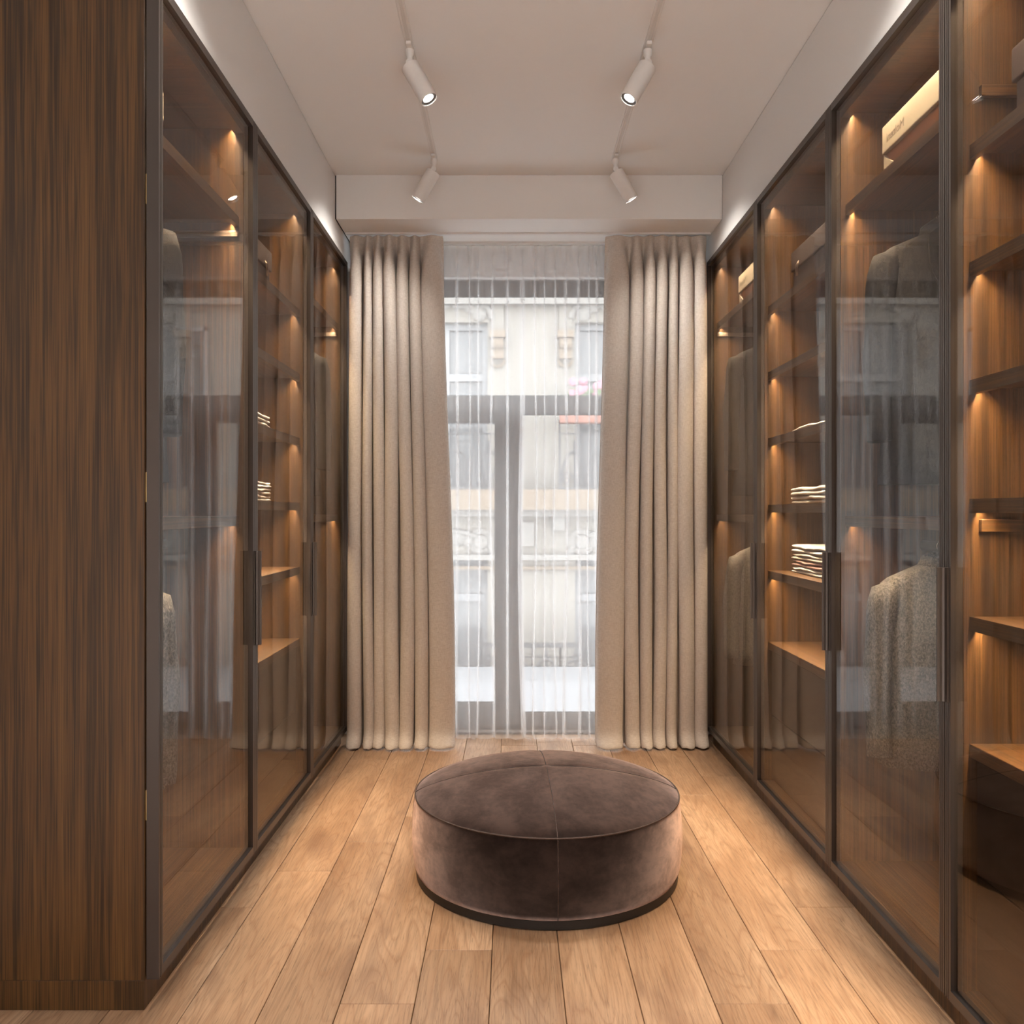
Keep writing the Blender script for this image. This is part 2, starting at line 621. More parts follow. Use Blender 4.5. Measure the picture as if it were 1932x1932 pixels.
struct(MB().box(WL * U, WL * U + 0.006, (YB + .006) * U, YW * U, Z(ZB) + 0.003, Z(ZC)).build('trim_4', 'shadow_gap'))  # shade between beam and wall, painted as a near-black strip

# window wall with its opening
OX0, OX1, OZ0, OZ1 = -0.66, 0.63, -0.995, 1.055
YO = YW + 0.20
mb = MB()
mb.box(XWL * U, OX0 * U, YW * U, YO * U, 0, Z(ZB))
mb.box(OX1 * U, XWR * U, YW * U, YO * U, 0, Z(ZB))
mb.box(OX0 * U, OX1 * U, YW * U, YO * U, Z(OZ1), Z(ZB))
struct(mb.build('wall_window', 'wall_paint'))

# ------------------------------------------------------------------ french window
YF0, YF1 = YW + 0.055, YW + 0.105
win = thing('window_1', (-.015 * U, YF0 * U, 0), 'tall brown-framed french window behind the sheer curtain', None)
win['kind'] = 'structure'


def wbox(name, x0, x1, z0, z1, y0=YF0, y1=YF1, mat='window_brown', bevel=0.004, parent=win):
    return MB().box(x0 * U, x1 * U, y0 * U, y1 * U, Z(z0), Z(z1)).build(name, mat, parent, bevel=bevel)


YP = (YF0 + YF1) / 2
wbox('frame_head', OX0, OX1, 1.000, OZ1)
wbox('frame_jamb', OX0, OX0 + .05, OZ0, 1.000)
wbox('frame_jamb', OX1 - .05, OX1, OZ0, 1.000)
wbox('mullion', -0.058, 0.036, OZ0, 0.525)
wbox('transom', OX0 + .05, OX1 - .05, 0.452, 0.525, YF0 - .004)
wbox('frame_sill', OX0 + .05, OX1 - .05, OZ0, OZ0 + 0.03)


def sash(x0, x1, z0, z1, st, rl, rb):
    s_ = MB()
    y0, y1 = (YF0 + .006), (YF1 - .006)
    for b in ((x0, x0 + st, z0, z1), (x1 - st, x1, z0, z1), (x0 + st, x1 - st, z0, z0 + rb), (x0 + st, x1 - st, z1 - rl, z1)):
        s_.box(b[0] * U, b[1] * U, y0 * U, y1 * U, Z(b[2]), Z(b[3]))
    so = s_.build('sash', 'window_brown', win, bevel=0.003)
    MB().box((x0 + st) * U, (x1 - st) * U, (YP - .004) * U, (YP + .004) * U, Z(z0 + rb), Z(z1 - rl)).build('pane', 'window_glass', so)
    gk = MB()
    e = .005
    for b in ((x0 + st, x1 - st, z0 + rb, z0 + rb + e), (x0 + st, x1 - st, z1 - rl - e, z1 - rl)):
        gk.box(b[0] * U, b[1] * U, (YP - .008) * U, (YP - .0045) * U, Z(b[2]), Z(b[3]))
    gk.build('gasket', 'gasket', so)
    return so


sash(OX0 + .05, -0.058, OZ0 + .03, 0.452, .022, .040, .092)
sash(0.036, OX1 - .05, OZ0 + .03, 0.452, .010, .004, .046)
sash(OX0 + .05, OX1 - .05, 0.525, 1.000, .006, .012, .004)
MB().box((-.072) * U, (-.058) * U, (YF0 - .03) * U, (YF0 - .012) * U, Z(-.19), Z(-.08)).build('handle', 'bronze_dark', win, bevel=0.003)

# ------------------------------------------------------------------ curtains
def smooth01(t):
    t = max(0.0, min(1.0, t))
    return t * t * (3 - 2 * t)


def curtain_sheet(xt, xb, yc, ztop, widths, depth, rows, k, phase, seed, header=0.12, flare=0.03, hem=True, per=14, top_amp=0.25, wob=0.004, m_=1.35):
    """Pleated cloth: one omega-shaped fold after another; xt/xb the side ends at top and bottom (eye heights)."""
    rnd = random.Random(seed)
    tot = sum(widths)
    prm = [(w_ / tot, rnd.uniform(.75, 1.15), rnd.uniform(-.22, .22), rnd.uniform(.8, 1.2), rnd.uniform(-1, 1)) for w_ in widths]
    out = []
    zs = []
    for i in range(rows + 1):
        t = i / rows
        zs.append(1 - (1 - t) ** 1.6 if t < .5 else 1 - (1 - t) ** 1.6)
    zs = sorted(set([0, .012, .03, .05, .075, .11, .16, .25, .36, .48, .6, .72, .83, .91, .955, .975, .988, .996, 1.0]))
    for t in zs:
        z = Z(ztop) + (0.004 - Z(ztop)) * t
        lo = xt[0] + (xb[0] - xt[0]) * smooth01(t * 1.15)
        hi = xt[1] + (xb[1] - xt[1]) * smooth01(t * 1.15)
        drop = t * (Z(ztop))
        amp = top_amp + (1 - top_amp) * smooth01(drop / U / header)
        over = smooth01(drop / U / (header * 1.6))
        pool = smooth01((t - .972) / .028)
        row = []
        acc = 0.0
        for fi, (fw, da, sk, kk, sw) in enumerate(prm):
            last = fi == len(prm) - 1
            for q in range(per + (1 if last else 0)):
                s_ = q / per
                th = 2 * math.pi * s_ + phase
                drift = sw * .012 * math.sin(2.1 * t * math.pi + fi) * smooth01(t * 2)
                x = acc + fw * (s_ + over * (k * kk * math.sin(2 * th + sk * .5) + m_ * kk * math.sin(th)) / (2 * math.pi))
                yy = -math.cos(th) * depth * da * amp
                x_ = lo + (hi - lo) * x + drift * math.sin(math.pi * min(1, max(0, x)))
                fl_ = flare * pool * (.35 + .65 * (.5 + .5 * math.cos(th))) if hem else 0
                rip = pool * flare * .25 * math.sin(7 * th + fi * 2.3) if hem else 0
                row.append((x_ * U + rip * .6 * U, (yc + yy * (1 + .25 * pool) - fl_ + rip * .4 + wob * math.sin(5 * t + fi * 1.7)) * U,
                            z + (0.012 * pool * (.5 + .5 * math.sin(5 * th + fi * 1.9)) if hem else 0)))
            acc += fw
        out.append(row)
    return out


def cloth(name, rows, mat, thick, label, cat, group=None):
    mb_ = MB().grid(rows)
    o = mb_.build(name, mat, None, smooth='all', origin=(rows[0][len(rows[0]) // 2][0], rows[0][0][1], 0))
    if thick:
        so = o.modifiers.new('thickness', 'SOLIDIFY')
        so.thickness = thick
        so.offset = 0
    sb = o.modifiers.new('round', 'SUBSURF')
    sb.levels = sb.render_levels = 1
    tag(o, label, cat, group)
    return o


cl = curtain_sheet((-.695, -.293), (-.705, -.243), 3.665, 1.180, [1.05, .8, .75, 1.0, 1.0, .9, 1.75], .042, 18, .62, math.pi, 3)
cloth('curtain', cl, 'beige_linen', 0.003, 'beige linen curtain gathered on the left of the window', 'curtain', 'floor-length beige curtains')
cr = curtain_sheet((.398, .832), (.357, .836), 3.665, 1.180, [1.75, 1.0, .8, .9, .75, 1.0, .95], .042, 18, .62, math.pi, 12)
cloth('curtain', cr, 'beige_linen', 0.003, 'beige linen curtain gathered on the right of the window', 'curtain', 'floor-length beige curtains')
rnd = random.Random(5)
sw = [rnd.uniform(.6, 1.5) for _ in range(24)]
sh = curtain_sheet((-.60, .72), (-.60, .72), 3.790, 1.176, sw, .020, 18, .0, 0.6, 9, header=.10, flare=.018, per=12, top_amp=.2, wob=.003, m_=2.1)
cloth('sheer_curtain', sh, 'sheer_voile', 0, 'translucent white sheer curtain hanging across the window', 'curtain')
for nm, x0, x1, y in (('trim_5', WL + .01, WR - .01, 3.665), ('trim_6', WL + .01, WR - .01, 3.790)):
    struct(MB().box(x0 * U, x1 * U, (y - .008) * U, (y + .008) * U, Z(ZB) - 0.010, Z(ZB)).build(nm, 'lamp_white'))

# ------------------------------------------------------------------ wardrobes
TH = 0.017                    # board thickness
SH_Z = [0.685, 0.460, 0.234, 0.006, -0.220]      # undersides of the open shelves
DZS = {1: -.008, -1: 0.0}       # the right-hand shelves sit a touch lower
DRAW_T = -0.445               # top of the drawer block


def wardrobe(s, y0, y1, kind, label, handle=True):
    xf = XR if s > 0 else XL
    xd = DR if s > 0 else DL
    xb = xf + s * DEP
    root = thing('wardrobe', ((xf + s * DEP / 2) * U, (y0 + y1) / 2 * U, 0), label, 'wardrobe', 'glass-fronted walnut wardrobe units')

    def b(name, xa, xc, ya, yc, za, zc, mat, parent=root, bevel=0.0012):
        return MB().box(xa * U, xc * U, ya * U, yc * U, Z(za), Z(zc)).build(name, mat, parent, bevel=bevel)

    zb = -.94
    b('plinth', xf + s * .001, xb, y0 + .0005, y1 - .0005, -1.0, zb - .0005, 'walnut_upright')
    b('side_panel', xf, xb, y0, y0 + TH, zb, ZT - .004, 'walnut_upright')
    b('side_panel', xf, xb, y1 - TH, y1, zb, ZT - .004, 'walnut_upright')
    b('back_panel', xb - s * .008, xb, y0 + TH, y1 - TH, zb, ZT - .004, 'walnut_upright')
    yi0, yi1 = y0 + TH + .0004, y1 - TH - .0004
    xi = xb - s * .0085
    b('bottom_panel', xf, xi, yi0, yi1, zb, zb + .02, 'walnut_along')

    LA, LB, LH = .026, .033, .012        # light strip: from, to behind the front; front lip that hides it: height

    def led(par, zu):
        o = MB().box((xf + s * LA) * U, (xf + s * LB) * U, (yi0 + .002) * U, (yi1 - .002) * U, Z(zu + LH) - .0012, Z(zu + LH) + .0008).build('led_strip', 'led_light', par)
        o['label'] = 'warm glowing light strip'
        li = bpy.data.lights.new('strip_beam', 'AREA')       # lensed strip: a downward band of light
        li.shape = 'RECTANGLE'
        li.size, li.size_y = (LB - LA) * U, (yi1 - yi0 - .006) * U
        li.energy = LED_W * (y1 - y0) / .66 * (.55 if kind == 'hanging' and zu < 0 else 1.0)
        li.color = (1.0, 0.79, 0.53)
        li.spread = math.radians(125)
        lo = bpy.data.objects.new('strip_beam', li)
        sc.collection.objects.link(lo)
        lo.parent = par
        lo.location = Vector(((xf + s * (LA + LB) / 2) * U, (y0 + y1) / 2 * U, Z(zu + LH) - .0018)) - WORLD[par]

    def board(name, x0, zu, th, mat):
        """shelf with a turned-down front lip"""
        pl = [(x0, zu), (xf + s * .0255, zu), (xf + s * .0255, zu + LH), (xi, zu + LH), (xi, zu + th), (x0, zu + th)]
        return MB().prism([(p[0] * U, Z(p[1])) for p in pl], yi0 * U, yi1 * U, 'y').build(name, mat, root)

    top = board('top_panel', xf, ZT - .036, .032, 'walnut_across')
    led(top, ZT - .036)
    setback = .012
    dzs = DZS[s]

    def shelf(zu, th=.027, light=True):
        if not light:
            return b('shelf', xf + s * setback, xi, yi0, yi1, zu, zu + th, 'walnut_along')
        o = board('shelf', xf + s * setback, zu, th, 'walnut_along')
        led(o, zu)
        return o

    if kind == 'shelves':
        for zu in SH_Z: shelf(zu + dzs)
        shelf(DRAW_T - .026, .026, False)
        # drawer block below
        n = 2
        zz = [zb + .024 + (DRAW_T - .030 - zb - .024) * i / n for i in range(n + 1)]
        for i in range(n):
            d = b('drawer_front', xf + s * .024, xf + s * .040, yi0 + .004, yi1 - .004, zz[i] + .002, zz[i + 1] - .002, 'drawer_dark')
            b('drawer_box', xf + s * .0405, xi - s * .02, yi0 + .02, yi1 - .02, zz[i] + .02, zz[i + 1] - .03, 'walnut_along', d)
    else:
        shelf(0.782)
        shelf(-.038)
        for zr in (.738, -.088):
            xr = xf + s * .215
            r = MB()
            pts = []
            for i in range(16):
                a = 2 * math.pi * i / 16
                pts.append(((xr + .0075 * math.cos(a)) * U, Z(zr + .0135 * math.sin(a))))
            r.prism(pts, (yi0 + .0005) * U, (yi1 - .0005) * U, 'y')
            r.build('hanging_rod', 'rod_dark', root, smooth=True)
        if not (s > 0 and y0 < 2.5): b('rail_bar', xf + s * .012, xi, yi1 - .012, yi1 - .0004, .752, .768, 'rail_metal')
    # ---- door: ribbed bronze frame round a smoked pane
    g = .0014
    st = .021
    dy0, dy1 = y0 + g, y1 - g
    dz0, dz1 = zb + .002, ZT
    xk = xf - s * .0035
    d = MB()
    def prof(ya, yc):
        """stile section with fine grooves on its face"""
        w_ = yc - ya
        f_ = lambda t: ya + w_ * t
        gr = s * .0016
        pts = [(xk, ya), (xd, ya), (xd, f_(.30)), (xd + gr, f_(.32)), (xd + gr, f_(.40)), (xd, f_(.42)),
               (xd, f_(.60)), (xd + gr, f_(.62)), (xd + gr, f_(.70)), (xd, f_(.72)), (xd, yc), (xk, yc)]
        return [(p[0] * U, p[1] * U) for p in pts]
    d.prism(prof(dy0, dy0 + st), Z(dz0), Z(dz1), 'z')
    d.prism(prof(dy1 - st, dy1), Z(dz0), Z(dz1), 'z')
    d.box(xk * U, xd * U, (dy0 + st) * U, (dy1 - st) * U, Z(dz0), Z(dz0 + .020))
    d.box(xk * U, xd * U, (dy0 + st) * U, (dy1 - st) * U, Z(dz1 - .020), Z(dz1))
    do = d.build('door', 'bronze_frame', root)
    xg = xd + s * .007
    MB().box(xg * U, (xg + s * .004) * U, (dy0 + st - .002) * U, (dy1 - st + .002) * U, Z(dz0 + .018), Z(dz1 - .018)).build('glass_pane', 'smoked_glass', do)
    if handle:
        h = MB()
        yh1 = dy1 - .002
        poly = [(xd, yh1 - .014), (xd - s * .004, yh1 - .014), (xd - s * .005, yh1 - .006), (xd - s * .009, yh1 - .0045), (xd - s * .010, yh1 - .0055),
                (xd - s * .013, yh1 - .0055), (xd - s * .0135, yh1 - .0045), (xd - s * .018, yh1 - .004), (xd - s * .018, yh1), (xd, yh1)]
        h.prism([(p[0] * U, p[1] * U) for p in poly], Z(-.366), Z(-.107), 'z')
        h.build('handle', 'bronze_frame', do)
    for zh in (.62, .02, -.62):
        MB().box((xf - s * .0005) * U, (xf - s * .003) * U, (y0 + .004) * U, (y0 + .012) * U, Z(zh), Z(zh + .06)).build('hinge', 'brass', do)
    return root


wardrobe(-1, LY[0], LY[1], 'hanging', 'walnut wardrobe with wide solid end panel, nearest on the left')
wardrobe(-1, LY[1], LY[2], 'shelves', 'shelved walnut wardrobe in the middle of the left row')
wardrobe(-1, LY[2], LY[3], 'hanging', 'walnut wardrobe touching the left curtain', handle=False)
wardrobe(1, RY[3], RY[4], 'hanging', 'walnut wardrobe touching the right curtain', handle=False)
wardrobe(1, RY[2], RY[3], 'shelves', 'shelved walnut wardrobe with a pile of towels, on the right')
wardrobe(1, RY[1], RY[2], 'hanging', 'walnut wardrobe with black tweed jacket behind glass, on the right')
r4 = wardrobe(1, RY[0], RY[1], 'shelves', 'shelved walnut wardrobe cut by the right edge of the picture')
for za, zc in ((.795, .817), (-.038, -.014)):      # cleats on its far side panel
    MB().box((XR + .03) * U, (XR + .45) * U, (RY[1] - TH - .010) * U, (RY[1] - TH) * U, Z(za), Z(zc)).build('cleat', 'walnut_across', r4, bevel=.001)

# ------------------------------------------------------------------ track lights
def track(x, label):
    root = thing('ceiling_track', (x * U, 1.5 * U, Z(ZC)), label, 'track', 'white lighting tracks on the ceiling')
    y0, y1 = -.3 * U, 3.335 * U
    wv = .0115
    zt, zb = Z(ZC), Z(ZC) - .007
    for sgn in (-1, 1):
        MB().box((x + sgn * wv) * U, (x + sgn * .0045) * U, y0, y1, zb, zt).build('track_side', 'lamp_white', root, bevel=.001)
    MB().box((x - .0045) * U, (x + .0045) * U, y0, y1, zt - .0045, zt).build('track_groove', 'track_groove', root)
    MB().box((x - wv) * U, (x + wv) * U, y1, y1 + .006, zb, zt).build('end_cap', 'lamp_white', root)


track(-.300, 'white ceiling track left of the middle, carrying spotlights')
track(.398, 'white ceiling track right of the middle, carrying spotlights')


def spotlight(x, y, d, label, power=1.0):
    d = Vector(d).normalized()
    zt = Z(ZC) - .007
    root = thing('track_spotlight', (x * U, y * U, zt), label, 'spotlight', 'white cylinder spotlights on the tracks')
    px, py = x * U, y * U
    MB().box(px - .010, px + .010, py - .045, py + .045, zt - .012, zt).build('adapter', 'lamp_white', root, bevel=.002)
    MB().lathe([(0, 0), (.016, 0), (.016, .020), (.011, .026), (.011, .050), (0, .050)], (px, py, zt - .012), (0, 0, -1), 20).build('stem', 'lamp_white', root, smooth=True)
    piv = Vector((px, py, zt - .062))
    MB().lathe([(0, -.012), (.013, -.012), (.013, .012), (0, .012)], piv, Vector((d.z, 0, -d.x)).cross(d) if abs(d.x) > .01 else (1, 0, 0), 16).build('knuckle', 'lamp_white', root, smooth=True)
    L, R = .152, .035
    a = piv + d * .004 + Vector((0, 0, -.008))
    bo = MB().lathe([(0, 0), (R - .002, 0), (R, .002), (R, L), (R - .004, L), (R - .004, L - .012), (0, L - .012)], a, d, 32).build('body', 'lamp_white', root, smooth=True)
    MB().lathe([(R - .0045, L - .001), (R - .0045, L - .0115), (.019, L - .0115), (.021, L - .006)], a, d, 32).build('reflector_ring', 'lamp_ring', bo, smooth=True)
    MB().lathe([(0, L - .0095), (.019, L - .0095), (.019, L - .0112), (0, L - .0112)], a, d, 24).build('lens', 'lamp_lens', bo)
    li = bpy.data.lights.new('spot_beam', 'SPOT')
    li.energy = SPOT_W * power
    li.color = (1.0, 0.94, 0.87)
    li.spot_size = math.radians(120)
    li.spot_blend = 1.0
    li.shadow_soft_size = 0.02
    lo = bpy.data.objects.new('spot_beam', li)
    sc.collection.objects.link(lo)
    pos = a + d * (L + .001)
    lo.parent = root
    lo.location = pos - WORLD[root]
    lo.rotation_euler = d.to_track_quat('-Z', 'Y').to_euler()


OUT, INN = (-.50, .06, -.84), (.47, -.12, -.86)
names = {3.300: 'by the curtain beam', 2.519: 'in the middle of the ceiling', 1.73: 'just above the top of the picture', .94: 'added unseen above the camera for fill'}  # the last pair is added out of view as fill light
for i, (y, where) in enumerate(names.items()):
    dd = OUT if i % 2 == 0 else INN
    spotlight(-.300, y, dd, 'white cylinder spotlight on the left track, ' + where, (.6, 1.05, .7, 1.0)[i])
    spotlight(.398, y, (-dd[0], dd[1], dd[2]), 'white cylinder spotlight on the right track, ' + where, (.6, 1.05, .7, 1.0)[i])

# ------------------------------------------------------------------ ottoman
def ottoman():
    cx, cy_ = .0965 * U, 2.41 * U
    root = thing('ottoman', (cx, cy_, 0), 'round brown velvet ottoman with cross-seamed domed top', 'ottoman')
    n = 96
    MB().lathe([(0, 0), (.358 * U, 0), (.363 * U, .004), (.363 * U, .030), (0, .030)], (cx, cy_, 0), n=n).build('base', 'black_base', root, smooth=True)
    Rs, hs = .366 * U, .2215 * U
    prof = [(.355 * U, .030), (.3655 * U, .033), (.369 * U, .05), (.3735 * U, .10), (.375 * U, .15), (.3735 * U, .20), (.370 * U, .245), (Rs, hs - .004), (Rs - .001, hs)]
    MB().lathe(prof, (cx, cy_, 0), n=n).build('upholstered_side', 'brown_velvet', root, smooth='all')
    # the dome, slightly tucked in along the two crossing seams
    H = .069 * U
    rows = []
    nr = 26
    for i in range(nr + 1):
        t = i / nr
        r = Rs * (1 - t)
        row = []
        for k in range(n + 1):
            a = 2 * math.pi * k / n + math.radians(2.0)
            x, y = r * math.cos(a), r * math.sin(a)
            q = (r / Rs) ** 2
            z = hs - .001 + H * (1 - q) ** .80
            dist = min(abs(r * math.sin(2 * (a - math.radians(2)) / 1) / 2), r)
            tuck = .0040 * math.exp(-(dist / .010) ** 2) * min(1, r / .02)
            row.append((cx + x, cy_ + y, z - tuck))
        rows.append(row)
    MB().grid(rows).build('cushion_top', 'brown_velvet', root, smooth='all', merge=True)
    # seams
    pts = [(cx + Rs * math.cos(2 * math.pi * k / n), cy_ + Rs * math.sin(2 * math.pi * k / n), hs + .0005) for k in range(n + 1)]
    MB().tube(pts, .0028, 6, False).build('edge_piping', 'velvet_piping', root, smooth='all')
    for q in range(2):
        a = math.radians(2 + 90 * q)
        pts = []
        for i in range(61):
            r = Rs * (-1 + 2 * i / 60)
            z = hs - .001 + H * (max(0, 1 - (r / Rs) ** 2)) ** .80 - .0036
            pts.append((cx + r * math.cos(a), cy_ + r * math.sin(a), z))
        MB().tube(pts, .0017, 6).build('seam', 'velvet_piping', root, smooth='all')
    for q in range(4):
        a = math.radians(2 + 90 * q)
        pts = [(cx + (r + .0002) * math.cos(a), cy_ + (r + .0002) * math.sin(a), z) for r, z in prof[1:]]
        MB().tube(pts, .0013, 6).build('side_seam', 'velvet_piping', root, smooth='all')


ottoman()

# ------------------------------------------------------------------ clothes on hangers
def jacket(s, y, zrod, mat, sleeve_mat, label, length=.80, cat='jacket', seed=1, lapel=True, sleeve=.56):
    """Jacket on a hanger, shoulders across the cupboard, front towards the camera."""
    rnd = random.Random(seed)
    xf = XR if s > 0 else XL
    cx, cy_, zr = (xf + s * .215) * U, y * U, Z(zrod)
    # hanger
    hg = thing('clothes_hanger', (cx, cy_, zr), 'pale hanger carrying the ' + label, 'hanger', 'hangers on the wardrobe rods')
    pts = [(cx + .020 * math.cos(a), cy_, zr + .020 * math.sin(a)) for a in [math.radians(-60 + 240 * i / 14) for i in range(15)]]
    rr = .0225
    pts = [(cx + rr * math.cos(a), cy_, zr + .002 + rr * math.sin(a)) for a in [math.radians(200 - 250 * i / 16) for i in range(17)]]
    pts += [(cx + .004, cy_, zr - .030), (cx, cy_, zr - .050)]
    MB().tube(pts, .0022, 8).build('hook', 'steel', hg, smooth='all')
    arm = []
    for i in range(21):
        u = -1 + 2 * i / 20
        arm.append((cx + u * .165, cy_, zr - .064 - .062 * abs(u) ** 1.4))
    MB().tube(arm, [.0115 - .004 * abs(-1 + 2 * i / 20) for i in range(21)], 10).build('arm', 'hanger_grey', hg, smooth='all')
    # garment
    root = thing('jacket', (cx, cy_, zr - length), label, cat, 'clothes hanging in the wardrobes')
    zt = zr - .050
    L_ = length
    secs = [(.000, .060, .052), (-.012, .085, .054), (-.030, .130, .056), (-.048, .172, .056), (-.066, .196, .056), (-.090, .203, .060),
            (-.15, .192, .066), (-.25, .185, .068), (-.38, .180, .066), (-.38 - (L_ - .44) * .4, .186, .070), (-.38 - (L_ - .44) * .75, .196, .074), (-L_ + .06, .204, .078)]
    rings = []
    n = 48
    for i, (dz, a, b_) in enumerate(secs):
        ring = []
        for k in range(n):
            th = 2 * math.pi * k / n
            c_, s_ = math.cos(th), math.sin(th)
            e = .7
            fold = 1 + .10 * min(1, max(0, (-dz - .12) / .4)) * math.sin(6 * th + 1.1 * seed + dz * 3)
            ring.append((cx + a * math.copysign(abs(c_) ** e, c_), cy_ + b_ * fold * math.copysign(abs(s_) ** e, s_) + .006 * math.sin(9 * dz + seed), zt + dz))
        rings.append(ring)
    body = MB().loft(rings).build('body', mat, root, smooth='all')
    for sg in (-1, 1):
        sx = cx + sg * .178
        L = sleeve
        pts, rs = [], []
        for i in range(17):
            t = i / 16
            bend = math.sin(math.pi * t) * .012
            pts.append((sx + sg * (.012 + .052 * t ** .7 - .02 * t * t), cy_ - .012 - .030 * t * t + bend * .5, zt - .104 - L * t))
            rs.append((.047 - .011 * t) * (1 + .06 * math.sin(13 * t + seed + sg)))
        pts = [(sx - sg * .045, cy_, zt - .088), (sx - sg * .016, cy_ - .004, zt - .090)] + pts
        rs = [.022, .036] + rs
        MB().tube(pts, rs, 18).build('sleeve', sleeve_mat, root, smooth='all')
    # collar and lapels
    co = []
    for lv, (dz, a, b_) in enumerate(((.030, .056, .046), (.034, .062, .054), (.004, .078, .066))):
        co.append([(cx + a * math.sin(math.radians(t_)), cy_ + b_ * math.cos(math.radians(t_)), zt + dz - .018 * abs(t_) / 150) for t_ in range(-150, 151, 12)])
    c_o = MB().grid(co).build('collar', mat, root, smooth='all')
    so = c_o.modifiers.new('thickness', 'SOLIDIFY'); so.thickness = .003
    if lapel:
        for sg in (-1, 1):
            pl = [(cx + sg * .040, zt + .010), (cx + sg * .088, zt - .030), (cx + sg * .082, zt - .120), (cx + sg * .010, zt - .300), (cx + sg * .004, zt - .300), (cx + sg * .020, zt - .12)]
            MB().prism(pl, cy_ - .078 - .004 * (sg > 0), cy_ - .072 - .004 * (sg > 0), 'y').build('lapel', mat, root, bevel=.0015)
        for i in range(3):
            MB().lathe([(0, 0), (.010, 0), (.011, .003), (.008, .005), (0, .005)], (cx, cy_ - .076, zt - .34 - .10 * i), (0, -1, 0), 14).build('button', 'gasket', root, smooth=True)
    return root


def gar(s, far, zrod, *a, **k):
    jacket(s, far - .130, zrod, *a, **k)


gar(1, RY[2], .738, 'tweed_black', 'tweed_black', 'black tweed jacket hanging high behind glass on the right', seed=1, length=.86)
gar(1, RY[2], -.088, 'tweed_grey', 'tweed_grey', 'pale grey cardigan hanging low in the right wardrobe nearer the camera', seed=2, cat='cardigan', lapel=False, length=.70, sleeve=.50)
gar(1, RY[4], .738, 'wool_slate', 'tweed_black', 'dark slate coat hanging high beside the right curtain', seed=3, length=.86, cat='coat')
gar(1, RY[4], -.088, 'tweed_grey', 'tweed_grey', 'grey cardigan hanging low beside the right curtain', seed=4, cat='cardigan', lapel=False, length=.70, sleeve=.50)
gar(-1, LY[3], .738, 'wool_slate', 'wool_slate', 'dark slate coat hanging high beside the left curtain', seed=5, length=.86, cat='coat')
jacket(-1, LY[1] - .40, .738, 'tweed_black', 'tweed_black', 'black tweed jacket hanging high in the nearest left wardrobe', seed=6, length=.86)
jacket(-1, LY[1] - .435, -.088, 'tweed_grey', 'tweed_grey', 'pale grey cardigan hanging low in the nearest left wardrobe', seed=7, cat='cardigan', lapel=False, length=.70, sleeve=.50)

# ------------------------------------------------------------------ boxes
def text_mesh(txt, size):
    cu = bpy.data.curves.new('lettering', 'FONT')
    cu.body = txt
    cu.size = size
    cu.extrude = 0.0002
    cu.resolution_u = 3
    o = bpy.data.objects.new('tmp_lettering', cu)
    sc.collection.objects.link(o)
    bpy.context.view_layer.update()
    me = bpy.data.meshes.new_from_object(o.evaluated_get(bpy.context.evaluated_depsgraph_get()))
    vs_ = [tuple(v.co) for v in me.vertices]
    fs_ = [tuple(p.vertices) for p in me.polygons]
    bpy.data.objects.remove(o)
    return vs_, fs_


LETTER = text_mesh('Molteni', .040)


def cream_box(s, yfar, label, xoff=.065, ln=.34):
    xf = XR if s > 0 else XL
    x0 = (xf + s * xoff) * U              # face towards the aisle
    x1 = x0 + s * .30
    y1 = yfar * U
    y0 = y1 - ln * U
    zb = Z(.809) + .0005
    zt = Z(.967)
    zl = Z(.899)
    root = thing('storage_box', ((x0 + x1) / 2, (y0 + y1) / 2, zb), label, 'box', 'cream lidded boxes')
    e = .004
    inner = MB().box(x0 + s * .012, x1 - s * e, y0 + .006, y1 - .006, zb, zl + .02).build('inner_box', 'box_brown', root, bevel=.001)
    n = 24
    arc = [(y1 - e - (y1 - y0 - 2 * e) * i / n, zl - .001 - (zl - zb) * .80 * math.sin(math.pi * i / n) ** .85) for i in range(n + 1)]
    MB().prism(arc + [(y0 + e, zb), (y1 - e, zb)], x0 + s * e, x0 + s * .011, 'x').build('cut_front', 'box_cream', root)
    MB().box(x0 + s * .011, x1 - s * e, y1 - .0055, y1 - .0035, zb, zl).build('end_panel', 'box_cream', root)
    MB().box(x0 + s * .011, x1 - s * e, y0 + .0035, y0 + .0055, zb, zl).build('end_panel', 'box_cream', root)
    lid = MB().box(x0, x1, y0, y1, zl, zt).build('lid', 'box_cream', root, bevel=.003, segs=2)
    # the lettering reads mirror-wise from the room, first letter towards the camera
    vs_, fs_ = LETTER
    w_ = max(v[0] for v in vs_)
    lm = MB()
    ystart = y1 - .035
    lm.add([(x0 - s * .0004 + v[2], ystart - v[0], zl + .026 + v[1]) for v in
            [(w_ - p[0], p[1], p[2]) for p in vs_]], fs_)
    lm.build('lettering', 'box_letter', lid)
    return root


cream_box(1, RY[2] - .118, 'cream lidded box on the top shelf above the black jacket, right')
cream_box(1, RY[4] - .170, 'cream lidded box on the top shelf beside the right curtain')
cream_box(-1, LY[1] - .395, 'cream lidded box on the top shelf of the nearest left wardrobe', ln=.22)


